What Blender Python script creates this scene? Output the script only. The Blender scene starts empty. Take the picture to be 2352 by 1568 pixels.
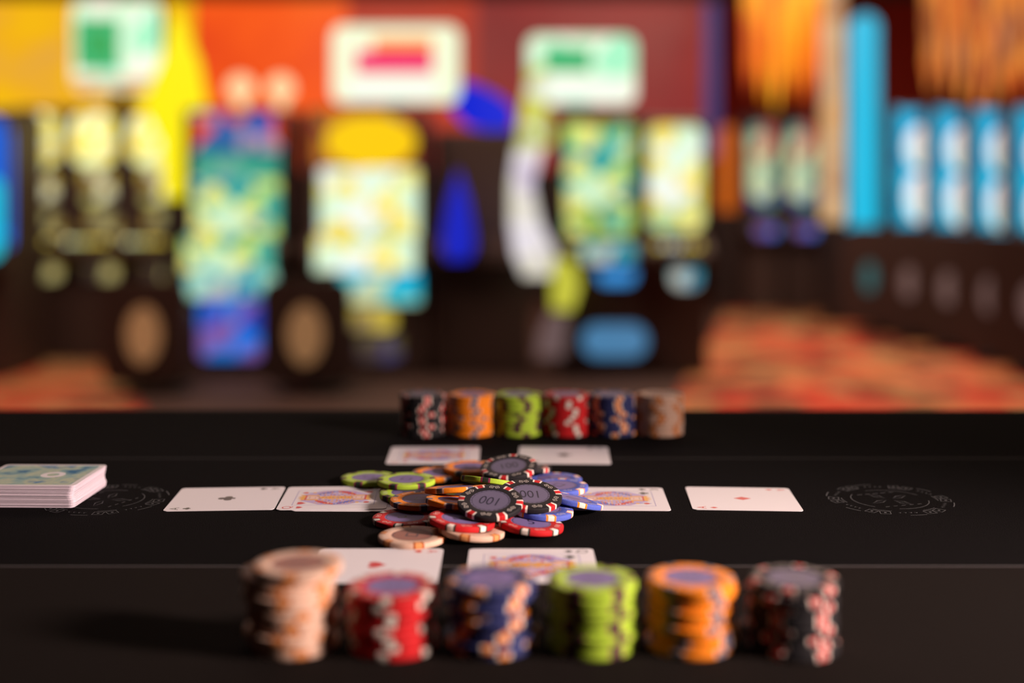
import bpy, bmesh, math, random
import numpy as np
from mathutils import Vector, Matrix, Euler
random.seed(7)
S = bpy.context.scene
S.view_settings.view_transform = 'Standard'
S.view_settings.look = 'None'
TZ = 0.75
COL = S.collection

# ---------------------------------------------------------------- materials
def mat(name, c, rough=0.5, emit=0.0, ecol=None, metal=0.0, bump=0.0, bscale=400, var=0.0, vscale=60, spec=0.5):
    m = bpy.data.materials.new(name); m.use_nodes = True
    nt = m.node_tree; b = nt.nodes['Principled BSDF']
    b.inputs['Base Color'].default_value = (*c, 1)
    b.inputs['Roughness'].default_value = rough
    b.inputs['Metallic'].default_value = metal
    b.inputs['Specular IOR Level'].default_value = spec
    if emit:
        b.inputs['Emission Color'].default_value = (*(ecol or c), 1)
        b.inputs['Emission Strength'].default_value = emit
    tc = nt.nodes.new('ShaderNodeTexCoord')
    if bump:
        n = nt.nodes.new('ShaderNodeTexNoise'); n.inputs['Scale'].default_value = bscale
        n.inputs['Detail'].default_value = 3
        nt.links.new(tc.outputs['Object'], n.inputs['Vector'])
        bp = nt.nodes.new('ShaderNodeBump'); bp.inputs['Strength'].default_value = bump
        bp.inputs['Distance'].default_value = 0.001
        nt.links.new(n.outputs['Fac'], bp.inputs['Height']); nt.links.new(bp.outputs['Normal'], b.inputs['Normal'])
    if var:
        n = nt.nodes.new('ShaderNodeTexNoise'); n.inputs['Scale'].default_value = vscale
        n.inputs['Detail'].default_value = 4
        nt.links.new(tc.outputs['Object'], n.inputs['Vector'])
        mx = nt.nodes.new('ShaderNodeMix'); mx.data_type = 'RGBA'
        mx.inputs[6].default_value = (*[v*(1-var) for v in c], 1)
        mx.inputs[7].default_value = (*[min(1, v*(1+var)) for v in c], 1)
        nt.links.new(n.outputs['Fac'], mx.inputs[0]); nt.links.new(mx.outputs[2], b.inputs['Base Color'])
    return m

def mosaic(name, pal, scale=14, strength=1.0, stretch=(1, 1, 1), emissive=True, noise=False):
    m = bpy.data.materials.new(name); m.use_nodes = True
    nt = m.node_tree; b = nt.nodes['Principled BSDF']
    tc = nt.nodes.new('ShaderNodeTexCoord'); mp = nt.nodes.new('ShaderNodeMapping')
    mp.inputs['Scale'].default_value = stretch
    nt.links.new(tc.outputs['Object'], mp.inputs['Vector'])
    r = nt.nodes.new('ShaderNodeValToRGB')
    if noise:
        v = nt.nodes.new('ShaderNodeTexNoise'); v.inputs['Scale'].default_value = scale; v.inputs['Detail'].default_value = 3
        nt.links.new(mp.outputs[0], v.inputs['Vector']); nt.links.new(v.outputs['Fac'], r.inputs[0])
        r.color_ramp.interpolation = 'LINEAR'
        pos = [0.3 + 0.4*i/(max(1, len(pal)-1)) for i in range(len(pal))]
    else:
        v = nt.nodes.new('ShaderNodeTexVoronoi'); v.inputs['Scale'].default_value = scale
        nt.links.new(mp.outputs[0], v.inputs['Vector'])
        sp = nt.nodes.new('ShaderNodeSeparateColor'); nt.links.new(v.outputs['Color'], sp.inputs[0])
        nt.links.new(sp.outputs[0], r.inputs[0]); r.color_ramp.interpolation = 'CONSTANT'
        pos = [i/len(pal) for i in range(len(pal))]
    cr = r.color_ramp
    while len(cr.elements) < len(pal): cr.elements.new(0.5)
    for i, p in enumerate(pos): cr.elements[i].position = p
    for i, c in enumerate(pal): cr.elements[i].color = (*c, 1)
    if emissive:
        b.inputs['Base Color'].default_value = (0.02, 0.02, 0.02, 1); b.inputs['Roughness'].default_value = 0.3
        nt.links.new(r.outputs[0], b.inputs['Emission Color']); b.inputs['Emission Strength'].default_value = strength
    else:
        nt.links.new(r.outputs[0], b.inputs['Base Color']); b.inputs['Roughness'].default_value = 0.9
        b.inputs['Specular IOR Level'].default_value = 0.1
    return m

# ---------------------------------------------------------------- object helpers
def mkobj(name, bm, mats, parent=None, loc=(0, 0, 0), rot=(0, 0, 0), smooth=False):
    me = bpy.data.meshes.new(name); bm.to_mesh(me); bm.free()
    for m in mats: me.materials.append(m)
    if smooth:
        for p in me.polygons: p.use_smooth = True
    o = bpy.data.objects.new(name, me); COL.objects.link(o)
    o.location = loc; o.rotation_euler = rot
    if parent: o.parent = parent
    return o
def empty(name, loc=(0, 0, 0), rot=(0, 0, 0)):
    o = bpy.data.objects.new(name, None); COL.objects.link(o); o.location = loc; o.rotation_euler = rot
    o.empty_display_size = 0.02
    return o
def bm_box(bm, c, s, mi=0, bev=0.0, seg=2, rot=None):
    M = Matrix.Translation(c)
    if rot: M = M @ Euler(rot).to_matrix().to_4x4()
    M = M @ Matrix.Diagonal((*s, 1))
    r = bmesh.ops.create_cube(bm, size=1, matrix=M)
    vs = r['verts']; fs = set(f for v in vs for f in v.link_faces)
    for f in fs: f.material_index = mi
    if bev:
        es = set(e for v in vs for e in v.link_edges)
        rr = bmesh.ops.bevel(bm, geom=list(es), offset=bev, segments=seg, affect='EDGES', profile=0.5)
        for f in rr['faces']: f.material_index = mi
def bm_poly(bm, pts, z, mi=0, M=None):
    vs = [bm.verts.new((M @ Vector((p[0], p[1], z))) if M else (p[0], p[1], z)) for p in pts]
    f = bm.faces.new(vs); f.material_index = mi
    f.normal_update()
    if f.normal.z < 0: f.normal_flip()
    return f
def bm_cyl(bm, c, r, h, mi=0, seg=24, M=None, r2=None):
    T = Matrix.Translation(c) @ (M or Matrix.Identity(4))
    q = bmesh.ops.create_cone(bm, cap_ends=True, segments=seg, radius1=r, radius2=r if r2 is None else r2, depth=h, matrix=T)
    for f in set(f for v in q['verts'] for f in v.link_faces): f.material_index = mi
def rrect(w, h, r, n=6):
    pts = []
    for cx, cy, a0 in ((w/2-r, h/2-r, 0), (-w/2+r, h/2-r, 90), (-w/2+r, -h/2+r, 180), (w/2-r, -h/2+r, 270)):
        for i in range(n+1):
            a = math.radians(a0+90*i/n); pts.append((cx+r*math.cos(a), cy+r*math.sin(a)))
    return pts
def circ(x, y, r, n=16, ry=None):
    ry = ry or r
    return [(x+r*math.cos(2*math.pi*i/n), y+ry*math.sin(2*math.pi*i/n)) for i in range(n)]
def prism(bm, pts, M, depth, mi_front=0, mi_side=None):
    ms = mi_front if mi_side is None else mi_side
    a = [bm.verts.new(M @ Vector((p[0], p[1], depth/2))) for p in pts]
    b = [bm.verts.new(M @ Vector((p[0], p[1], -depth/2))) for p in pts]
    f = bm.faces.new(a); f.material_index = mi_front
    f = bm.faces.new(b[::-1]); f.material_index = ms
    n = len(pts)
    for i in range(n):
        j = (i+1) % n
        f = bm.faces.new((a[i], b[i], b[j], a[j])); f.material_index = ms
RX = Matrix.Rotation(math.pi/2, 4, 'X')
_tc = {}
def text_mesh(t, size):
    k = (t, size)
    if k in _tc: return _tc[k]
    cu = bpy.data.curves.new('t', 'FONT'); cu.body = t; cu.size = size; cu.align_x = 'CENTER'; cu.align_y = 'CENTER'
    o = bpy.data.objects.new('t', cu); COL.objects.link(o)
    dg = bpy.context.evaluated_depsgraph_get(); dg.update()
    me = bpy.data.meshes.new_from_object(o.evaluated_get(dg))
    bpy.data.objects.remove(o); bpy.data.curves.remove(cu)
    _tc[k] = me
    return me
def bm_text(bm, t, size, M, mi):
    me = text_mesh(t, size)
    vs = [bm.verts.new(M @ v.co) for v in me.vertices]
    for p in me.polygons:
        try:
            f = bm.faces.new([vs[i] for i in p.vertices]); f.material_index = mi
        except ValueError: pass

# ---------------------------------------------------------------- camera
cam = bpy.data.cameras.new('camera'); co = bpy.data.objects.new('camera', cam); COL.objects.link(co)
co.location = (0, 0, TZ+0.2); co.rotation_euler = (math.radians(90), 0, 0)
cam.sensor_width = 36; cam.lens = 2800/2352*36
cam.shift_y = -(784-450)/2352
cam.clip_start = 0.02; cam.clip_end = 100
cam.dof.use_dof = True; cam.dof.focus_distance = 0.762; cam.dof.aperture_fstop = 2.2
S.camera = co

# ---------------------------------------------------------------- poker table
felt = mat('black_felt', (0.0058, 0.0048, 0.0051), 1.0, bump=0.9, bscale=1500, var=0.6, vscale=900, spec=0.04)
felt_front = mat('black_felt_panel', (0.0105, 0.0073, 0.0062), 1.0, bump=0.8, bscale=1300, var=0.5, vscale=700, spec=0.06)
line_m = mat('felt_seam_thread', (0.10, 0.085, 0.09), 0.8)
line_d = mat('felt_fold_line', (0.016, 0.014, 0.016), 0.8)
rail_m = mat('black_vinyl', (0.003, 0.003, 0.003), 0.9, bump=0.2, bscale=500, spec=0.03)
leg_m = mat('dark_steel', (0.03, 0.03, 0.03), 0.4, metal=0.8)
emb_m = mat('felt_print', (0.12, 0.12, 0.125), 0.9)
table = empty('poker_table', (0, 0, 0))
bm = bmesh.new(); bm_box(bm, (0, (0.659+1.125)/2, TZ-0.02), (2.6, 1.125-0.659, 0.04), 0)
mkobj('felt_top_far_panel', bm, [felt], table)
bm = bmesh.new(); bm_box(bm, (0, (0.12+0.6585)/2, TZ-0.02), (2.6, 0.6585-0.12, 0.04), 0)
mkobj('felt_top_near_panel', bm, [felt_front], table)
bm = bmesh.new(); bm_box(bm, (0, 0.6590, TZ-0.0002), (2.6, 0.0011, 0.0005), 0); bm_box(bm, (0, 0.930, TZ), (2.6, 0.0012, 0.0001), 1)
mkobj('seam_lines', bm, [line_m, line_d], table)
bm = bmesh.new()
bm_box(bm, (0, 1.133, TZ-0.0225), (2.66, 0.028, 0.045), 0, 0.006, 3)
bm_box(bm, (0, 0.105, TZ-0.0225), (2.66, 0.03, 0.045), 0, 0.006, 3)
for sx in (-1, 1): bm_box(bm, (sx*1.315, 0.62, TZ-0.0225), (0.03, 1.05, 0.045), 0, 0.006, 3)
mkobj('rail', bm, [rail_m], table)
bm = bmesh.new()
for sx in (-1, 1):
    for yy in (0.22, 1.03): bm_cyl(bm, (sx*1.15, yy, (TZ-0.04)/2), 0.02, TZ-0.04)
    bm_cyl(bm, (sx*1.15, 0.625, 0.3), 0.012, 0.81, M=Euler((math.pi/2, 0, 0)).to_matrix().to_4x4())
mkobj('legs', bm, [leg_m], table)

def emblem(name, cx, cy, rot):
    bm = bmesh.new(); z = 0.0
    def ring(r, w, a0=0, a1=360, n=72):
        n = max(2, int(n*(a1-a0)/360))
        for i in range(n):
            a = math.radians(a0+(a1-a0)*i/n); b = math.radians(a0+(a1-a0)*(i+1)/n)
            bm_poly(bm, [(r*math.cos(a), r*math.sin(a)), (r*math.cos(b), r*math.sin(b)),
                         ((r+w)*math.cos(b), (r+w)*math.sin(b)), ((r+w)*math.cos(a), (r+w)*math.sin(a))], z)
    for k in range(3): ring(0.0245, 0.0004, k*120+10, k*120+95)
    for k in range(6):
        ring(0.0400, 0.0005, k*60+14, k*60+30); ring(0.0310, 0.0004, k*60+36, k*60+58)
        a = math.radians(k*60+45); M = Matrix.Rotation(a, 4, 'Z') @ Matrix.Translation((0.036, 0, 0))
        for s in (-1, 1):   # pairs of outlined squares around the ring
            M2 = M @ Matrix.Translation((0, s*.0042, 0)) @ Matrix.Rotation(.3*s, 4, 'Z')
            h = .0034; w = .0004
            for (x0, y0, x1, y1) in ((-h, -h, h, -h+w), (-h, h-w, h, h), (-h, -h, -h+w, h), (h-w, -h, h, h)):
                bm_poly(bm, [(x0, y0), (x1, y0), (x1, y1), (x0, y1)], z, 0, M2)
            bm_poly(bm, circ(0, 0, .0009, 8), z, 0, M2)
        a = math.radians(k*60+15); M = Matrix.Rotation(a, 4, 'Z') @ Matrix.Translation((0.0355, 0, 0))
        for s in (-1.5, -.5, .5, 1.5):
            bm_poly(bm, [(-.0028, s*.0035-.0009), (0, s*.0035), (-.0028, s*.0035+.0009), (-.0012, s*.0035)], z, 0, M)
    for k in range(4):
        M = Matrix.Rotation(math.radians(90*k+20), 4, 'Z') @ Matrix.Translation((0.010, 0, 0))
        for s in (-1, 1):
            bm_poly(bm, [(-.007, 0), (0, s*.0026), (.008, 0), (0, s*.0021)], z, 0, M)
    for k in range(5):
        x = -0.014+k*0.006
        bm_poly(bm, [(x, -0.0165), (x+0.003, -0.0165), (x+0.003, -0.016), (x, -0.016)], z)
        bm_poly(bm, [(x, 0.016), (x+0.004, 0.016), (x+0.004, 0.0165), (x, 0.0165)], z)
    mkobj(name, bm, [emb_m], table, (cx, cy, TZ+0.00012), (0, 0, rot))
emblem('printed_emblem_a', 0.249, 0.804, 0.3)
emblem('printed_emblem_b', -0.268, 0.804, 1.1)

# ---------------------------------------------------------------- cards
CW, CH = 0.061, 0.070
card_w = mat('card_white', (0.76, 0.71, 0.74), 0.45, bump=0.05, bscale=900, spec=0.3)
c_red = mat('card_ink_red', (0.58, 0.02, 0.03), 0.4)
c_blk = mat('card_ink_black', (0.02, 0.02, 0.025), 0.4)
c_yel = mat('card_ink_yellow', (0.78, 0.38, 0.05), 0.4)
c_blu = mat('card_ink_blue', (0.10, 0.11, 0.48), 0.4)
c_skin = mat('card_ink_skin', (0.76, 0.52, 0.45), 0.4)
c_lil = mat('card_ink_frame', (0.28, 0.25, 0.52), 0.4)
c_lav = mat('card_ink_wash', (0.46, 0.36, 0.62), 0.45)
CM = [card_w, c_red, c_blk, c_yel, c_blu, c_skin, c_lil, c_lav]
def suit_polys(s):
    if s == 'D': return [[(0, 1), (-.72, 0), (0, -1), (.72, 0)]]
    if s == 'H':
        p = []
        for i in range(24):
            t = 2*math.pi*i/24
            p.append((16*math.sin(t)**3/17, (13*math.cos(t)-5*math.cos(2*t)-2*math.cos(3*t)-math.cos(4*t))/16))
        return [p]
    if s == 'C': return [circ(0, .5, .46), circ(-.5, -.2, .46), circ(.5, -.2, .46), [(-.1, .3), (.1, .3), (.3, -1), (-.3, -1)]]
    p = []
    for i in range(24):
        t = 2*math.pi*i/24
        p.append((16*math.sin(t)**3/18, -(13*math.cos(t)-5*math.cos(2*t)-2*math.cos(3*t)-math.cos(4*t))/18+.15))
    return [p, [(-.06, 0), (.06, 0), (.3, -1), (-.3, -1)]]
def card(name, cx, cy, rot, rank, suit, z=0.0):
    """rot: rotation of the portrait card about Z in degrees (90 = lying landscape)"""
    bm = bmesh.new(); t = 0.0003
    prism(bm, rrect(CW, CH, 0.0032), Matrix.Translation((0, 0, t/2)), t, 0)
    ink = 1 if suit in 'HD' else 2
    zt = t+0.00004
    def pip(px, py, s, r=0, zz=zt):
        M = Matrix.Translation((px, py, 0)) @ Matrix.Rotation(r, 4, 'Z') @ Matrix.Diagonal((s, s, 1, 1))
        for i, p in enumerate(suit_polys(suit)): bm_poly(bm, p, zz+i*0.000004, ink, M)
    for r in (0, math.pi):
        R = Matrix.Rotation(r, 4, 'Z')
        M = R @ Matrix.Translation((-CW/2+0.0055, CH/2-0.0065, zt))
        bm_text(bm, rank, 0.0085, M, ink)
        v = R @ Vector((-CW/2+0.0055, CH/2-0.0140, 0)); pip(v.x, v.y, 0.0026, r)
    if rank == 'A': pip(0, 0, 0.0058)
    else:
        fw, fh = 0.0195, 0.0265
        for (a, b, c, d) in ((-fw, -fh, fw, -fh+.0004), (-fw, fh-.0004, fw, fh), (-fw, -fh, -fw+.0004, fh), (fw-.0004, -fh, fw, fh)):
            bm_poly(bm, [(a, b), (c, b), (c, d), (a, d)], zt, 6)
        rr = random.Random(rank+suit)
        for r in (0, math.pi):
            R = Matrix.Rotation(r, 4, 'Z')
            def P(pts, mi, dz): bm_poly(bm, [(q[0]/1000, q[1]/1000) for q in pts], zt+dz*0.000008, mi, R)
            P([(-18.8, 0), (18.8, 0), (18, 10), (12, 17), (8.5, 22), (-8.5, 22), (-12, 17), (-18, 10)], 7, 0)
            P([(-18.5, .2), (-15.5, .2), (-6, 12), (-9, 13), (-16, 7)], 1 if suit in 'HD' else 4, 1)
            P([(18.5, .2), (15.5, .2), (6, 12), (9, 13), (16, 7)], 4 if suit in 'HD' else 1, 1)
            P([(-4.2, .2), (4.2, .2), (3, 12), (-3, 12)], 3, 1)
            for a in range(6):
                for b in range(6):
                    if rr.random() < .8:
                        x = 4.8+b*2.2-a*.5; y = .8+a*2.1; mi = rr.choice((1, 3, 3, 3, 4, 0))
                        if x > 17: continue
                        P([(x, y), (x+1.3, y+.3), (x+1, y+1.5), (x-.2, y+1.1)], mi, 2)
                        P([(-x, y), (-x-1.3, y+.3), (-x-1, y+1.5), (-x+.2, y+1.1)], rr.choice((1, 3, 3, 3, 4, 0)), 2)
            for k in range(5): P(circ(0, 1.6+k*2.3, .8, 8), 1 if k % 2 else 4, 3)
            P([(-6.5, 11.5), (-4, 11), (-4.4, 19), (-6.9, 19)], 3, 3); P([(6.5, 11.5), (4, 11), (4.4, 19), (6.9, 19)], 3, 3)
            P(circ(0, 15.7, 4.0, 14, 4.6), 5, 4)
            P([(-1.9, 17.4), (-.8, 17.4), (-.8, 16.8), (-1.9, 16.8)], 2, 5); P([(1.9, 17.4), (.8, 17.4), (.8, 16.8), (1.9, 16.8)], 2, 5)
            P([(-1, 13.6), (1, 13.6), (1, 13.1), (-1, 13.1)], 1, 5)
            P([(-6.2, 19), (6.2, 19), (7.5, 24), (4, 21.8), (2, 25), (0, 22), (-2, 25), (-4, 21.8), (-7.5, 24)], 3, 5)
            P([(-6.2, 19), (6.2, 19), (6.3, 20.1), (-6.3, 20.1)], 1, 6)
            P([(12.6, 8), (13.4, 8), (13.4, 24), (12.6, 24)], 4, 3); P(circ(13, 21, 2.0, 8), 1, 4); P(circ(13, 15, 1.4, 8), 3, 4)
            v = R @ Vector((-0.0142, 0.0212, 0)); pip(v.x, v.y, 0.0034, r)
    return mkobj(name, bm, CM, None, (cx, cy, TZ+z+0.0001), (0, 0, math.radians(rot)))
card('playing_card', -0.1885, 0.805, 90+3.5, 'A', 'C')
card('playing_card', -0.1050, 0.803, 90-1, 'K', 'H')
card('playing_card', -0.1165, 0.806, 90+2.5, 'Q', 'H', 0.0004)
card('playing_card', -0.0200, 0.806, 90, 'J', 'S')
card('playing_card', 0.0670, 0.805, 90-1.5, 'K', 'C')
card('playing_card', 0.1520, 0.805, 90-3.5, 'A', 'D')
card('playing_card', -0.0736, 0.660, 90, 'A', 'H')
card('playing_card', 0.0108, 0.660, 90, 'Q', 'S')
card('playing_card', -0.0600, 0.940, 90+1, 'K', 'D')
card('playing_card', 0.0400, 0.940, 90-2, 'A', 'S')

deck_back = mosaic('deck_back_print', [(0.05, 0.16, 0.30), (0.30, 0.45, 0.42), (0.50, 0.55, 0.40), (0.12, 0.25, 0.40)], 60, 0, emissive=False, noise=True)
edge_a = mat('card_edge_pale', (0.80, 0.66, 0.74), 0.6); edge_b = mat('card_edge_dark', (0.48, 0.40, 0.48), 0.6)  # card edges alternate between a pale and a darker tone
bm = bmesh.new(); n = 44; th = 0.0142/n
for i in range(n):
    ox = random.gauss(0, 0.0003)+0.0006*math.sin(i*0.2); oy = random.gauss(0, 0.0002)
    M = Matrix.Translation((ox, oy, th*(i+0.5))) @ Matrix.Rotation(random.gauss(0, 0.005), 4, 'Z')
    prism(bm, rrect(CH, CW, 0.0032, 4), M, th*0.96, 0, 1 if i % 3 else 2)
bm_poly(bm, rrect(CH-0.006, CW-0.006, 0.002), 0.0142+0.00006, 3)
for rr_ in (0.012, 0.008, 0.004): bm_poly(bm, circ(0.01, 0.0, rr_, 24), 0.0142+0.0001+(0.012-rr_)*0.005, 0 if rr_ == 0.008 else 3)
mkobj('playing_card_deck', bm, [card_w, edge_a, edge_b, deck_back], None, (-0.3155, 0.812, TZ+0.0002), (0, 0, math.radians(-1)))

# ---------------------------------------------------------------- chips
R0, T0 = 0.0197, 0.0033
def clay(n, c): return mat(n, c, 0.65, bump=0.15, bscale=1200, var=0.12, vscale=300, spec=0.2)
k_black = clay('clay_black', (0.014, 0.012, 0.014)); k_red = clay('clay_red', (0.52, 0.012, 0.015))
k_blue = clay('clay_blue', (0.09, 0.13, 0.52)); k_green = clay('clay_green', (0.38, 0.55, 0.04))
k_orange = clay('clay_orange', (0.86, 0.24, 0.010)); k_cream = clay('clay_cream', (0.66, 0.43, 0.32))
k_white = clay('clay_white', (0.80, 0.70, 0.62)); k_dark = clay('clay_dark_green', (0.02, 0.03, 0.02))
k_plum = clay('clay_plum', (0.24, 0.03, 0.08)); k_brown = clay('clay_brown', (0.38, 0.09, 0.02))
k_slate = clay('clay_slate', (0.08, 0.09, 0.16)); k_navy = clay('clay_navy', (0.03, 0.036, 0.13))
k_peach = clay('clay_peach', (0.70, 0.28, 0.10))
lab_lil = mat('chip_label_lilac', (0.20, 0.15, 0.34), 0.5, var=0.1, spec=.15); lab_line = mat('chip_label_line', (0.02, 0.018, 0.04), 0.4)
lab_grey = mat('chip_label_grey', (0.13, 0.11, 0.18), 0.5, var=0.1, spec=.15)
lab_warm = mat('chip_label_warm', (0.30, 0.13, 0.10), 0.5, spec=.15)
def chip_mesh(name, base, a, b, label, txt):
    bm = bmesh.new(); N = 96
    prof = [(R0-.0006, 0), (R0-.0001, .0003), (R0, .0007), (R0, T0-.0007), (R0-.0001, T0-.0003), (R0-.0006, T0), (.0158, T0),
            (.0124, T0), (.0121, T0-.00012), (.0112, T0-.00012), (.0109, T0-.00012)]
    rings = [[bm.verts.new((r*math.cos(2*math.pi*i/N), r*math.sin(2*math.pi*i/N), z)) for i in range(N)] for r, z in prof]
    for k in range(len(rings)-1):
        for i in range(N):
            j = (i+1) % N; f = bm.faces.new((rings[k][i], rings[k][j], rings[k+1][j], rings[k+1][i]))
            s = i % 16; mi = 0
            if k <= 5:
                if s in (0, 4): mi = 1
                elif s in (1, 2, 3): mi = 2
            elif k == 8: mi = 3
            elif k == 9: mi = 4
            f.material_index = mi; f.smooth = True
    f = bm.faces.new(rings[0][::-1])
    f = bm.faces.new(rings[-1]); f.material_index = 3
    for k in range(6):
        ang = math.radians(60*k+39)
        M = Matrix.Rotation(ang, 4, 'Z') @ Matrix.Translation((0.0160, 0, 0))
        for (q, rr_) in (((0, -.0017), 0.5), ((0, .0017), -0.3)):
            M2 = M @ Matrix.Translation((q[0], q[1], 0)) @ Matrix.Rotation(rr_, 4, 'Z')
            h = .0012; w = .00022
            for (x0, y0, x1, y1) in ((-h, -h, h, -h+w), (-h, h-w, h, h), (-h, -h, -h+w, h), (h-w, -h, h, h)):
                bm_poly(bm, [(x0, y0), (x1, y0), (x1, y1), (x0, y1)], T0+.00004, 5, M2)
            bm_poly(bm, circ(0, 0, .00035, 6), T0+.00004, 5, M2)
    zt = T0-.00012+.00004
    for k in range(24):
        M = Matrix.Rotation(2*math.pi*k/24, 4, 'Z') @ Matrix.Translation((0.0116, 0, 0))
        bm_poly(bm, [(-.0004, 0), (0, -.0005), (.0004, 0), (0, .0005)], zt, 4, M)
    if txt: bm_text(bm, txt, 0.0095 if len(txt) > 1 else 0.011, Matrix.Translation((0, 0, zt)) @ Matrix.Diagonal((0.95, 1.35, 1, 1)), 4)
    else:
        bm_poly(bm, [(-.005, 0), (0, -.005), (.005, 0), (0, .005)], zt, 4)
        bm_poly(bm, [(-.0038, 0), (0, -.0038), (.0038, 0), (0, .0038)], zt+.00002, 3)
    me = bpy.data.meshes.new(name); bm.to_mesh(me); bm.free()
    for m in (base, a, b, label, lab_line, k_white): me.materials.append(m)
    return me
CH_ = {
 'black': chip_mesh('chip_black', k_black, k_white, k_red, lab_grey, '100'),
 'red': chip_mesh('chip_red', k_red, k_dark, k_white, lab_lil, '5'),
 'blue': chip_mesh('chip_blue', k_blue, k_orange, k_white, lab_lil, ''),
 'green': chip_mesh('chip_green', k_green, k_plum, k_dark, lab_lil, ''),
 'orange': chip_mesh('chip_orange', k_orange, k_cream, k_slate, lab_lil, ''),
 'cream': chip_mesh('chip_cream', k_cream, k_brown, k_peach, lab_warm, ''),
 'nblue': chip_mesh('chip_navy', k_navy, k_white, k_orange, lab_lil, ''),
}
def chip(c, parent, loc, rot):
    o = bpy.data.objects.new('poker_chip_'+c, CH_[c]); COL.objects.link(o); o.parent = parent
    o.location = loc; o.rotation_euler = rot; return o
def stack(c, x, y, n, seed, jit=0.0006, top=None, ph=None, rj=.3):
    rd = random.Random(seed); e = empty('poker_chip_stack', (x, y, TZ+0.0001)); a = rd.uniform(0, 6) if ph is None else math.radians(ph)
    for i in range(n):
        dx, dy = rd.gauss(0, jit), rd.gauss(0, jit)
        if top and i >= n-len(top): dx += top[i-(n-len(top))][0]; dy += top[i-(n-len(top))][1]
        chip(c, e, (dx, dy, i*(T0+0.00003)), (0, 0, a + rd.uniform(-rj, rj)))
FY = 0.543
stack('cream', -0.098, FY, 11, 1, 0.0008, top=[(-.001, 0), (-.003, .001), (.0025, 0)], ph=-90)
stack('red', -0.054, FY, 8, 2, ph=-98, rj=.2)
stack('nblue', -0.009, FY, 9, 3, 0.0009, ph=-75, rj=.5)
stack('green', 0.0355, FY, 9, 4, ph=-128, rj=.15)
stack('orange', 0.080, FY+.002, 9, 5, 0.0008, ph=-128, rj=.15)
stack('black', 0.1245, FY, 9, 6, 0.0009, ph=-72, rj=.35)
BY = 1.029
for c, x, s in (('black', -.0745, 11), ('orange', -.0345, 12), ('green', .0055, 13), ('red', .0455, 14), ('nblue', .0850, 15), ('cream', .1250, 16)):
    stack(c, x, BY, 10, s, 0.0004)

# pile: each chip dropped to rest on what is already there
X0, X1, Y0, Y1, G = -0.16, 0.10, 0.66, 0.93, 0.0008
gx = np.arange(X0, X1, G); gy = np.arange(Y0, Y1, G); GX, GY = np.meshgrid(gx, gy)
H = np.zeros_like(GX) + 0.0001
for cx in (-0.1165, -0.105, -0.02, 0.067):
    H[(abs(GX-cx) < CH/2+.001) & (abs(GY-0.805) < CW/2+.001)] = 0.0008 if cx < -0.1 else 0.0005
H[(abs(GX+0.06) < CH/2+.001) & (abs(GY-0.94) < CW/2+.002)] = 0.0005
H[(abs(GX-0.04) < CH/2+.001) & (abs(GY-0.94) < CW/2+.002)] = 0.0005
pile = empty('poker_chip_pile', (0, 0, TZ))
SL = np.arange(-0.28, 0.281, 0.02)
def drop(c, x, y, a=None):
    x /= 1000.; y /= 1000.
    m = (GX-x)**2+(GY-y)**2 <= (R0+.0003)**2
    dx = GX[m]-x; dy = GY[m]-y; h = H[m]; best = None
    for b in SL:
        for g in SL:
            v = (h-b*dx-g*dy).max()+0.0004*(abs(b)+abs(g))
            if best is None or v < best[0]-1e-7: best = (v, b, g)
    z, b, g = best; z += 0.00008
    nrm = Vector((-b, -g, 1)).normalized()
    q = Vector((0, 0, 1)).rotation_difference(nrm)
    if a is None: a = random.uniform(0, 6.28)
    o = chip(c, pile, (x, y, z), (0, 0, 0))
    o.rotation_mode = 'QUATERNION'
    o.rotation_quaternion = q @ Euler((0, 0, a)).to_quaternion()
    H[m] = z+b*dx+g*dy+T0/nrm.z+0.00008
for d in [('cream', -58, 708), ('cream', -24, 716), ('red', 11, 728), ('red', -66, 748), ('orange', -24, 757), ('black', 14, 768),
          ('green', -68, 808), ('green', -100, 852), ('blue', 29, 848), ('orange', -52, 868), ('green', -26, 800), ('blue', 18, 808), ('black', -6, 835),
          ('black', -8, 878), ('orange', -58, 776), ('blue', 18, 750), ('red', -30, 721), ('blue', 38, 772), ('green', -72, 830), ('orange', -30, 872),
          ('orange', -34, 752), ('black', -5, 775), ('blue', 31, 812), ('orange', -36, 778), ('black', 8, 862), ('black', -2, 838), ('green', -14, 795),
          ('black', 11, 750, math.pi+.1), ('black', -13, 732, math.pi-.3)]:
    drop(*d)

# ---------------------------------------------------------------- casino room
wall_red = mosaic('wall_paint_red', [(0.20, 0.02, 0.015), (0.26, 0.03, 0.02)], 1.5, 0, emissive=False, noise=True)
floor_m = mat('dark_floor', (0.075, 0.045, 0.038), 0.8, var=0.3, vscale=3, spec=.2)
ceil_m = mat('dark_ceiling', (0.02, 0.012, 0.012), 0.9)
trim_m = mat('dark_trim', (0.02, 0.012, 0.013), 0.5)
def plain(name, c, s, m, bev=0):
    bm = bmesh.new(); bm_box(bm, (0, 0, 0), s, 0, bev); return mkobj(name, bm, [m], None, c)
floor = plain('floor', (0, 4.5, -0.05), (14, 17, 0.1), floor_m)
plain('wall_back', (0, 12.05, 1.75), (14, 0.1, 3.5), wall_red)
plain('wall_left', (-7.05, 4.5, 1.75), (0.1, 17, 3.5), wall_red)
plain('wall_right', (7.05, 4.5, 1.75), (0.1, 17, 3.5), wall_red)
plain('ceiling', (0, 4.5, 3.55), (14.2, 17, 0.1), ceil_m)
plain('trim_back', (0, 11.96, 2.94), (14, 0.08, 0.12), trim_m)
plain('added_dark_panel', (0, 11.95, 0.62), (14, 0.09, 1.2), trim_m)  # dark panel added over the lit lower wall to darken it
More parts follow.
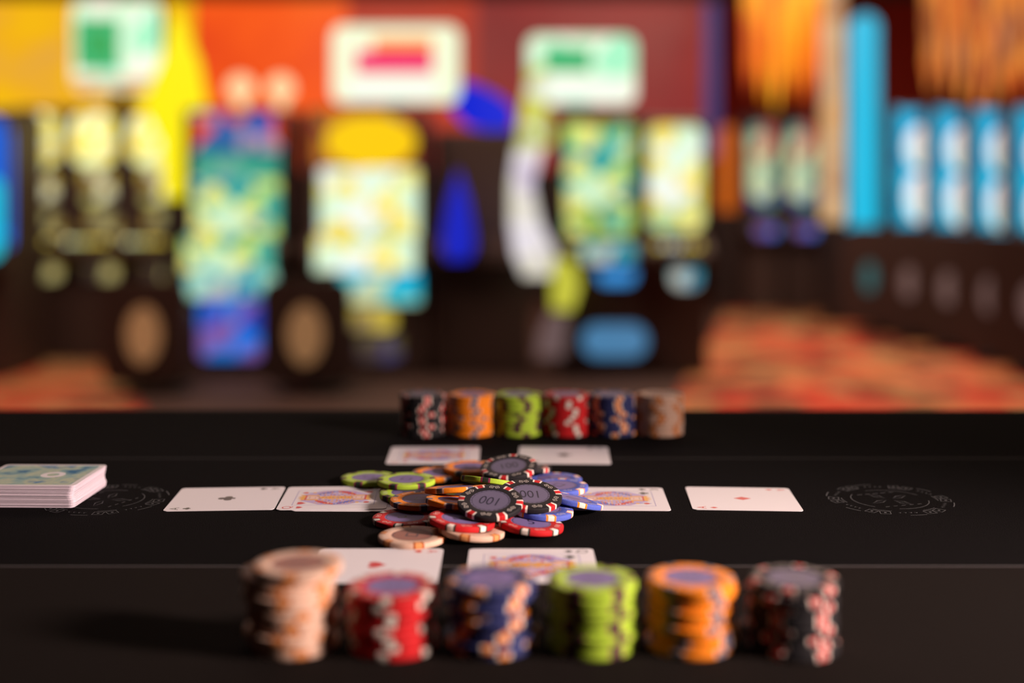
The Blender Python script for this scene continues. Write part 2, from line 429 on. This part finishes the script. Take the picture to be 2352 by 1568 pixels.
carpet_m = mosaic('carpet_pattern', [(0.18, 0.04, 0.03), (0.56, 0.07, 0.04), (0.54, 0.20, 0.09), (0.44, 0.27, 0.13), (0.60, 0.15, 0.08), (0.24, 0.12, 0.06), (0.50, 0.24, 0.10)], 4.2, 0, emissive=False)
def carpet(pts):
    bm = bmesh.new(); prism(bm, pts, Matrix.Identity(4), 0.004, 0); mkobj('patterned_carpet', bm, [carpet_m], floor, (0, -4.5, 0.052))
carpet([(0.30, 3.5), (0.68, 5.4), (1.12, 7.2), (2.1, 11.6), (6.9, 11.6), (6.9, 3.5)])
carpet([(-1.3, 3.5), (-1.62, 5.4), (-2.4, 7.2), (-3.0, 9), (-6.9, 9), (-6.9, 3.5)])

def panel(name, x0, x1, z0, z1, y, m, r=0.0, fr=None, th=0.06):
    bm = bmesh.new(); w, h = x1-x0, z1-z0
    prism(bm, rrect(w, h, max(r, 0.002), 5), RX, th, 0, 1 if fr else 0)
    return mkobj(name, bm, [m]+([fr] if fr else []), None, ((x0+x1)/2, y, (z0+z1)/2))
em = lambda n, c, s: mat(n, (0.02, 0.02, 0.02), 0.4, emit=s, ecol=c)
yel_p = mosaic('wall_glow_yellow', [(0.62, 0.32, 0.12), (0.90, 0.44, 0.01), (1.0, 0.60, 0.0)], 1.1, 1.0, noise=True)  # light on the back wall painted as emissive colour, yellow fading to maroon
panel('wall_glow_panel', -6.9, -3.12, 1.2, 2.86, 11.9, yel_p)
org_p = mosaic('wall_glow_orange', [(0.75, 0.05, 0.01), (0.95, 0.10, 0.01), (1.0, 0.16, 0.015)], 0.8, 1.0, noise=True)
panel('wall_glow_panel', -3.10, -1.6, 1.2, 2.86, 11.9, org_p)
red_p = mosaic('wall_glow_red', [(0.42, 0.032, 0.020), (0.66, 0.055, 0.02)], 0.8, 0.82, noise=True)
panel('wall_glow_panel', -1.6, -0.35, 1.2, 2.86, 11.9, red_p)
mar_p = mosaic('wall_glow_maroon', [(0.25, 0.027, 0.028), (0.40, 0.036, 0.032)], 0.8, 0.8, noise=True)
panel('wall_glow_panel', -0.35, 1.88, 1.2, 2.86, 11.9, mar_p)
panel('blue_light_column', 1.74, 1.86, 1.3, 2.7, 11.0, em('blue_dim', (0.03, 0.04, 0.20), 0.8), 0.03)
flame = mosaic('flame_glass', [(0.30, 0.02, 0.005), (0.85, 0.09, 0.0), (1.0, 0.33, 0.0), (1.0, 0.60, 0.03)], 3.0, 1.2, (2.5, 1, 0.3), noise=True)
flame2 = mosaic('flame_glass_pale', [(0.16, 0.012, 0.01), (0.70, 0.06, 0.01), (0.95, 0.32, 0.05), (0.22, 0.03, 0.02), (0.65, 0.30, 0.15)], 4.5, 1.0, (2.5, 1, 0.25), noise=True)
def flame_sign(name, x0, x1, z0, z1, y, m, n=7):
    e = empty(name, ((x0+x1)/2, y, 0)); w = (x1-x0)/n
    bm = bmesh.new()
    for i in range(n):
        zb = z0+random.uniform(0, .22)
        M = Matrix.Translation((-(x1-x0)/2+w*(i+.5), random.uniform(-.05, .05), (zb+z1)/2)) @ RX
        hh = (z1-zb)/2
        prism(bm, [(-w*.5, hh), (-w*.35, -hh*.5), (0, -hh), (w*.35, -hh*.5), (w*.5, hh)], M, 0.05)
    mkobj('glass_blades', bm, [m], e)
    bm = bmesh.new(); bm_box(bm, (0, 0, z1+.04), (x1-x0+.1, .16, .1), 0, .01)
    for s in (-1, 1): bm_cyl(bm, (s*(x1-x0)*.4, 0, (z1+.09+3.5)/2), .015, 3.5-z1-.09)
    mkobj('hanger', bm, [trim_m], e)
flame_sign('flame_glass_chandelier', 2.0, 2.74, 1.60, 2.9, 10.5, flame)
flame_sign('flame_glass_chandelier', 3.55, 4.7, 1.66, 2.9, 10.5, flame2, 9)
def arch_light(name, x0, x1, z0, z1, y, m):
    bm = bmesh.new(); w = (x1-x0); r = w*.5
    pts = [(-w/2, -(z1-z0)/2), (w/2, -(z1-z0)/2)]+[(r*math.cos(math.pi*i/12), (z1-z0)/2-r+r*math.sin(math.pi*i/12)) for i in range(13)]
    prism(bm, pts, RX, .12, 0, 0)
    bm_box(bm, (0, 0, -(z1-z0)/2-(z0)/2), (w, .12, z0), 1)
    mkobj(name, bm, [m, trim_m], None, ((x0+x1)/2, y, (z0+z1)/2+.006))
arch_light('neon_arch_column', 2.50, 2.69, 0.70, 2.28, 9.0, em('cyan_neon', (0.0, 0.46, 0.70), 1.1))
arch_light('neon_arch_column', 2.31, 2.45, 0.75, 2.5, 9.05, mosaic('cream_column', [(0.45, 0.12, 0.02), (0.75, 0.5, 0.28), (0.80, 0.35, 0.08)], 2, 0.9, noise=True))
arch_light('neon_arch_column', 1.70, 1.83, 0.82, 1.52, 10.0, em('orange_neon', (0.60, 0.11, 0.0), 0.85))
bm = bmesh.new()
fp = [(400, 30), (448, 140), (465, 240), (430, 330), (424, 460), (376, 460), (366, 330), (325, 245), (368, 140)]
pts = [((p[0]-400)*.002446, (450-p[1])*.002446) for p in fp]
prism(bm, pts[::-1], RX, .08); bm_box(bm, (0, 0, -.485), (.12, .08, .93), 1)
mkobj('backlit_yellow_fin', bm, [em('yellow_glow', (1.0, 0.84, 0.0), 1.05), trim_m], None, (-1.88, 6.84, .955))

cab_m = mat('cabinet_black', (0.06, 0.038, 0.034), 0.5, bump=0.05, spec=.3)
cab_frame = mat('cabinet_frame', (0.09, 0.065, 0.075), 0.4, metal=0.3)
def yf(z, H_):
    if z < .56: return -.22
    if z < .66: return -.34
    if z < .73: return -.27
    return -.2+.06*(z-.73)/(H_-.73)
def slot(x, y, w, H_, zones, yaw=0, topper=None, name='slot_machine', fm_=None):
    e = empty(name, (x, y, 0.006), (0, 0, math.radians(yaw)))
    prof = [(.28, 0), (-.22, 0), (-.22, .55), (-.34, .59), (-.34, .65), (-.2, .73), (-.14, H_-.03), (-.11, H_), (.24, H_), (.28, H_-.06)]
    bm = bmesh.new()
    L = [bm.verts.new((-w/2, p[0], p[1])) for p in prof]; Rr = [bm.verts.new((w/2, p[0], p[1])) for p in prof]
    bm.faces.new(L); bm.faces.new(Rr[::-1]); n = len(prof)
    for i in range(n): bm.faces.new((L[i], Rr[i], Rr[(i+1) % n], L[(i+1) % n]))
    bmesh.ops.recalc_face_normals(bm, faces=bm.faces[:])
    bmesh.ops.bevel(bm, geom=bm.edges[:], offset=.008, segments=2, affect='EDGES')
    mkobj('cabinet', bm, [cab_m], e)
    bm = bmesh.new()
    for s in (-1, 1):
        bm_box(bm, (s*(w/2-.012), -.19, (.75+H_)/2), (.022, .05, H_-.78), 0, .005)
    for i in range(5): bm_cyl(bm, ((i-2)*w*.15, -.30, .685), .018, .02, 1, 12)
    mkobj('frame_and_buttons', bm, [fm_ or cab_frame, zones[0][4] if zones else cab_frame], e)
    for i, (cx, z0, z1, ww, m, rad) in enumerate(zones):
        bm = bmesh.new()
        zm = (z0+z1)/2
        yy = yf(zm, H_)-(.012 if zm > .73 else 0)
        prism(bm, rrect(ww, z1-z0, min(rad, ww/2-.001, (z1-z0)/2-.001), 6), RX, .03, 0)
        mkobj('display_%d' % (i+1), bm, [m], e, (cx, yy-.004, zm))
    if topper:
        for (cx, z0, z1, ww, fm, parts) in topper:
            bm = bmesh.new()
            prism(bm, rrect(ww, z1-z0, .06, 6), RX, .10, 0, 1)
            mkobj('topper_sign', bm, [fm, cab_frame], e, (cx, -.08, (z0+z1)/2))
            bx = max(-w/2+.05, min(w/2-.05, cx))
            bm = bmesh.new(); bm_box(bm, (bx, 0, (H_+z0)/2), (.08, .06, z0-H_+.06), 0)
            bm_box(bm, (bx, -.02, z0+.1), (.08, .08, .2), 0)
            mkobj('topper_bracket', bm, [cab_frame], e)
            for j, (px0, pz0, px1, pz1, pm) in enumerate(parts):
                bm = bmesh.new()
                prism(bm, rrect(px1-px0, pz1-pz0, .02, 4), RX, .02, 0)
                mkobj('sign_art_%d' % (j+1), bm, [pm], e, (cx+(px0+px1)/2, -.14, (pz0+pz1)/2))
    return e
vinyl = mat('stool_vinyl', (0.05, 0.03, 0.027), 0.6, spec=.2)
def stool(x, y, w, h, yaw, med, r=.07, medm=None):
    e = empty('casino_stool', (x, y, 0.006), (0, 0, math.radians(yaw)))
    bm = bmesh.new()
    prism(bm, rrect(w, h-.06, r, 6), Matrix.Translation((0, 0, (h+.06)/2)) @ RX, .05, 0)
    bmesh.ops.bevel(bm, geom=[ed for ed in bm.edges if abs(ed.verts[0].co.y-ed.verts[1].co.y) < 1e-4], offset=.01, segments=2, affect='EDGES')
    mkobj('backrest', bm, [vinyl], e)
    bm = bmesh.new(); bm_cyl(bm, (0, .2, h*.62), w*.45, .08, 0, 28); bm_cyl(bm, (0, .2, h*.31), .03, h*.6, 1); bm_cyl(bm, (0, .2, .01), w*.38, .02, 1, 28)
    bm_box(bm, (0, .05, h*.62), (w*.5, .12, .05), 0, .005)
    mkobj('seat_and_pedestal', bm, [cab_m, leg_m], e)
    bm = bmesh.new(); mw, mh = med
    prism(bm, circ(0, 0, mw/2, 24, mh/2), Matrix.Translation((0, -.03, h*.53)) @ RX, .012, 0)
    mkobj('medallion', bm, [medm], e)

s_slotA = mosaic('reel_screen_green', [(0.60, 0.85, 0.18), (0.06, 0.5, 0.38), (0.95, 0.90, 0.25), (0.02, 0.28, 0.38), (0.65, 0.95, 0.65), (0.35, 0.50, 0.05)], 12, 0.95)
s_slotTop = mosaic('marquee_red_blue', [(0.04, 0.10, 0.55), (1.0, 0.09, 0.02), (0.5, 0.35, 0.5), (0.03, 0.16, 0.45), (1.0, 0.24, 0.03)], 9, 0.82)
s_tealb = mosaic('band_teal', [(0.03, 0.38, 0.28), (0.06, 0.50, 0.33), (0.2, 0.55, 0.42)], 10, 0.8)
s_teal = mosaic('deck_screen_teal', [(0.04, 0.45, 0.5), (0.45, 0.88, 0.7), (0.02, 0.30, 0.5), (0.6, 0.65, 0.6), (0.65, 0.5, 0.5)], 12, 0.85)
s_blue = mosaic('belly_glass_blue', [(0.02, 0.07, 0.60), (0.01, 0.22, 0.92), (0.25, 0.13, 0.5), (0.02, 0.22, 0.80)], 7, 0.78)
s_yelw = mosaic('reel_screen_cream', [(1.0, 0.95, 0.30), (0.75, 0.98, 0.70), (1.0, 0.78, 0.12), (0.92, 0.98, 0.90), (0.50, 0.68, 0.30)], 11, 1.02)
s_yel = em('marquee_yellow', (1.0, 0.62, 0.0), 1.0); s_ylw2 = mosaic('marquee_frame', [(0.40, 0.05, 0.03), (0.75, 0.25, 0.02), (0.12, 0.05, 0.14)], 10, 0.65)
s_cy = mosaic('deck_screen_cyan', [(0.0, 0.45, 0.75), (0.05, 0.60, 0.68), (0.65, 0.75, 0.45), (0.0, 0.35, 0.68)], 8, 0.92)
s_dim = mosaic('belly_glass_dim', [(0.2, 0.16, 0.06), (0.12, 0.1, 0.25), (0.12, 0.08, 0.08)], 10, 0.5)
s_yd = mosaic('belly_glass_yellow', [(0.6, 0.45, 0.05), (0.80, 0.6, 0.08), (0.35, 0.25, 0.1)], 10, 0.85)
s_mint = mosaic('sign_mint', [(0.38, 0.88, 0.55), (0.72, 0.96, 0.68), (0.95, 0.98, 0.78), (0.55, 0.92, 0.66)], 6, 1.1)
s_sign = em('sign_white', (0.88, 0.95, 0.66), 1.08)
s_pink = em('sign_magenta', (0.92, 0.0, 0.16), 1.0); s_or = em('sign_orange', (1.0, 0.33, 0.05), 1.0)
s_grn = em('sign_green', (0.05, 0.50, 0.18), 0.95); s_wh = em('sign_pale', (0.90, 0.95, 0.83), 1.08)
s_vio = em('deep_blue', (0.004, 0.02, 0.72), 0.92); s_lblue = em('light_blue', (0.10, 0.32, 0.60), 0.65)
s_rblue = em('round_blue', (0.05, 0.34, 0.85), 0.85)
s_ora_m = mosaic('sign_orange_white', [(0.9, 0.5, 0.25), (0.9, 0.8, 0.6)], 12, 0.9)

slot(-1.454, 6.62, .54, 1.41, [(0, 1.18, 1.385, .46, s_slotTop, .02), (0, 1.04, 1.17, .45, s_tealb, .01), (0, .73, 1.035, .45, s_slotA, .01), (-.01, .555, .728, .46, s_slotA, .01), (-.02, .41, .55, .46, s_teal, .02), (-.02, .09, .40, .33, s_blue, .04)])
e2 = slot(-.773, 6.62, .64, 1.41, [(0, 1.10, 1.395, .54, s_ylw2, .02), (.02, .73, 1.09, .52, s_yelw, .01), (.02, .555, .728, .52, s_yelw, .01), (.08, .38, .55, .42, s_cy, .02), (.04, .24, .36, .24, s_yd, .04), (.08, .08, .22, .22, s_dim, .03)],
     topper=[(.153, 1.44, 1.85, .68, s_sign, [(-.21, 1.60, .20, 1.715, s_pink), (-.12, 1.715, .20, 1.785, s_or), (-.25, 1.46, .22, 1.57, s_wh)])])
bm = bmesh.new(); prism(bm, circ(0, -.02, .24, 28, .14), RX, .03)
mkobj('marquee_oval', bm, [s_yel], e2, (.03, -.20, 1.25))
e = slot(-.16, 6.7, .52, 1.30, [])
bm = bmesh.new(); prism(bm, [(-.17, .09), (-.16, -.02), (-.08, -.11), (.06, -.14), (.17, -.13), (.18, -.02), (.10, .05), (0, .10), (-.09, .13)], RX, .1); mkobj('blue_dome', bm, [s_vio], e, (-.01, 0, 1.44))
bm = bmesh.new(); prism(bm, [(0, .25), (-.05, .1), (-.08, -.06), (-.085, -.16), (-.05, -.22), (.05, -.22), (.085, -.16), (.08, -.06), (.05, .1)], RX, .04)
mkobj('blue_drop_light', bm, [em('deep_blue_dim', (0.004, 0.02, .68), .75)], e, (-.12, -.345, .83))
e4 = slot(.478, 6.62, .46, 1.38, [(-.02, .73, 1.33, .35, s_slotA, .02), (.02, .60, .70, .27, s_teal, .03), (.07, .48, .60, .2, s_rblue, .05), (.06, .10, .27, .34, s_lblue, .08)],
     topper=[(-.108, 1.43, 1.80, .58, s_mint, [(-.2, 1.6, .05, 1.73, s_grn), (-.24, 1.46, .24, 1.56, s_wh)])])
def ribbon(name, pts, wds, m, parent, y):
    bm = bmesh.new(); rows = []
    for (x, z), w in zip(pts, wds):
        rows.append([bm.verts.new((x-w/2, y, z)), bm.verts.new((x+w/2, y, z)), bm.verts.new((x+w/2, y+.05, z)), bm.verts.new((x-w/2, y+.05, z))])
    for a, b in zip(rows, rows[1:]):
        for i in range(4): bm.faces.new((a[i], a[(i+1) % 4], b[(i+1) % 4], b[i]))
    bm.faces.new(rows[0]); bm.faces.new(rows[-1][::-1]); bmesh.ops.recalc_face_normals(bm, faces=bm.faces[:])
    return mkobj(name, bm, [m], parent)
s_lav = mosaic('lavender_light', [(0.60, 0.48, 0.65), (0.90, 0.84, 0.90), (0.85, 0.8, 0.6), (0.55, 0.5, 0.62)], 6, 0.95, noise=True)
s_yg = mosaic('yellow_green_light', [(0.80, 0.76, 0.08), (0.6, 0.6, 0.05)], 5, 0.85, noise=True)
ribbon('side_light_upper', [(-.34, 1.60), (-.36, 1.42), (-.36, 1.2)], [.10, .13, .19], mosaic('pale_yellow', [(0.75, 0.75, 0.12), (0.85, 0.9, 0.7), (.55, .6, .12)], 8, .9), e4, -.36)
ribbon('side_light', [(-.39, 1.2), (-.43, 1.0), (-.41, .8), (-.36, .65), (-.33, .53)], [.15, .12, .16, .22, .18], s_lav, e4, -.36)
ribbon('side_light_lower', [(-.22, .62), (-.20, .5), (-.22, .36)], [.10, .15, .10], s_yg, e4, -.38)
ribbon('side_light_foot', [(-.24, .34), (-.27, .22), (-.28, .12)], [.10, .14, .14], em('foot_light', (.22, .14, .14), .6), e4, -.37)
slot(.865, 6.65, .34, 1.36, [(0, .76, 1.32, .29, s_yelw, .06), (0, .62, .74, .16, s_dim, .03), (.05, .46, .61, .15, s_teal, .05)])
s_l1 = mosaic('far_reel_yellow', [(1.0, 0.88, 0.20), (1.0, 0.98, 0.6), (1.0, 0.75, 0.10), (0.8, 0.85, 0.35)], 11, 1.2)
s_l2 = mosaic('far_reel_dim', [(0.60, 0.42, 0.05), (0.95, 0.90, 0.55), (0.14, 0.07, 0.03), (0.60, 0.56, 0.16)], 10, 0.9)
s_l3 = mosaic('far_deck_amber', [(0.40, 0.25, 0.04), (0.60, 0.52, 0.20), (0.06, 0.04, 0.03), (0.12, 0.08, 0.04)], 9, 0.75)
for i, xx in enumerate((-2.76, -2.43, -2.09)):
    slot(xx, 7.25, .32, 1.46, [(0, 1.12, 1.43, .26, s_l1, .09), (0.03, .90, 1.11, .18, s_l2, .05), (0.07, .62, .86, .19, s_l3, .06), (0.06, .46, .60, .19, s_l3, .03)],
         topper=[(.12, 1.56, 2.08, .52, s_mint, [(-.23, 1.68, .02, 1.98, s_grn), (-.16, 1.75, -.04, 1.9, em('sign_deep_green', (.05, .4, .05), .8)), (-.25, 1.57, .25, 1.63, s_ora_m)])] if i == 1 else None)
e = slot(-2.80, 6.5, .40, 1.40, [(.08, .62, 1.35, .26, em('edge_blue', (0.0, 0.14, 0.80), 0.95), .1)])
bm = bmesh.new(); prism(bm, rrect(.16, .42, .07, 6), RX, .03); mkobj('cyan_edge_light', bm, [em('edge_cyan', (0.0, 0.60, 0.75), .95)], e, (.15, -.36, .83))
s_r1 = mosaic('far_reel_multi', [(0.7, 0.75, 0.35), (0.6, 0.10, 0.08), (0.08, 0.38, 0.32), (0.75, 0.85, 0.5), (0.06, 0.09, 0.30)], 7, 0.8)
for xx in (2.06, 2.38):
    slot(xx, 10.2, .29, 1.6, [(0, .84, 1.53, .22, s_r1, .08), (0, .62, .70, .16, s_blue, .02)])
s_cyb = em('bank_cyan', (0.0, 0.50, 0.78), 1.05); s_wov = mosaic('bank_white', [(0.75, 0.97, 0.90), (0.97, 0.82, 0.82), (.6, .92, .8)], 5, 1.15, noise=True)
s_cyb2 = mosaic('bank_cyan_glass', [(0.0, 0.20, 0.46), (0.0, 0.42, 0.72), (0.0, 0.54, 0.80)], 5, 1.05, noise=True)
for i in range(4):
    Yb = 9.0-.35*i; px = 2108+96*i; xx = (px-1176)*(Yb-.2)/2800
    zt_ = .95+(195*(Yb-.2)/2800)
    e = slot(xx, Yb, .30, zt_+.03, [(0, .72, zt_, .298, s_cyb2, .02), (0, .585, .715, .29, s_cyb, .01)], fm_=s_cyb2)
    for (zz, hh) in ((zt_-.27, .15), (zt_-.63, .17)):
        bm = bmesh.new(); prism(bm, circ(0, 0, .085, 20, hh), RX, .04); mkobj('white_oval', bm, [s_wov], e, (0, -.21, zz))
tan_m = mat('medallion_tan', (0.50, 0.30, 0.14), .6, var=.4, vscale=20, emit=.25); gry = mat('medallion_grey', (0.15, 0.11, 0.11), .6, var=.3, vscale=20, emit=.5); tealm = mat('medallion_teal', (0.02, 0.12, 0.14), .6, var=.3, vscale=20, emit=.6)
stool(-1.73, 5.75, .40, .55, 0, (.16, .27), medm=tan_m)
stool(-.97, 5.75, .42, .55, 0, (.17, .28), medm=tan_m)
for px, Yy in ((2000, 8.3), (2090, 7.8), (2180, 7.3), (2275, 6.8), (2370, 6.3)):
    stool((px-1176)*Yy/2800, Yy, .40, .74, -35, (.09, .20), medm=gry if px > 2050 else tealm, r=.12)
bm = bmesh.new()
for sx in (-.02, .20):
    bmesh.ops.create_uvsphere(bm, u_segments=20, v_segments=12, radius=.075, matrix=Matrix.Translation((sx, 0, 1.53)))
    bm_cyl(bm, (sx, 0, 1.44), .03, .08)
mkobj('crown_lamps', bm, [em('crown_glow', (1.0, 0.62, 0.32), 1.1)], bpy.data.objects['slot_machine'], smooth=True)

# ---------------------------------------------------------------- lighting
def area(name, loc, target, size, power, col, sy=None):
    l = bpy.data.lights.new(name, 'AREA'); l.size = size; l.energy = power; l.color = col
    if sy: l.shape = 'RECTANGLE'; l.size_y = sy
    o = bpy.data.objects.new(name, l); COL.objects.link(o); o.location = loc
    o.rotation_euler = (Vector(target)-Vector(loc)).to_track_quat('-Z', 'Y').to_euler(); return o
l = bpy.data.lights.new('key_spot', 'SPOT'); l.energy = 200; l.color = (1.0, 0.79, 0.71); l.spot_size = math.radians(38); l.spot_blend = 1.0; l.shadow_soft_size = 0.11
o = bpy.data.objects.new('key_spot', l); COL.objects.link(o); o.location = (1.20, 0.22, TZ+0.50)
o.rotation_euler = (Vector((0.0, .66, TZ))-o.location).to_track_quat('-Z', 'Y').to_euler()
area('back_rim_lamp', (-0.6, 2.2, TZ+1.3), (0.0, 0.8, TZ), 0.5, 2, (0.8, 0.75, 1.0))
area('slots_fill_light', (2.0, 7.0, 3.4), (2.0, 7.0, 0), 3.0, 165, (1.0, 0.68, 0.50), 3.0)  # unseen fill lights added overhead to brighten carpet and cabinets
area('slots_fill_light', (-1.6, 5.2, 3.4), (-1.4, 6.0, 0), 2.0, 120, (1.0, 0.65, 0.48), 2.0)
w = bpy.data.worlds.new('world'); S.world = w; w.use_nodes = True
w.node_tree.nodes['Background'].inputs[0].default_value = (0.5, 0.35, 0.35, 1); w.node_tree.nodes['Background'].inputs[1].default_value = 0.02
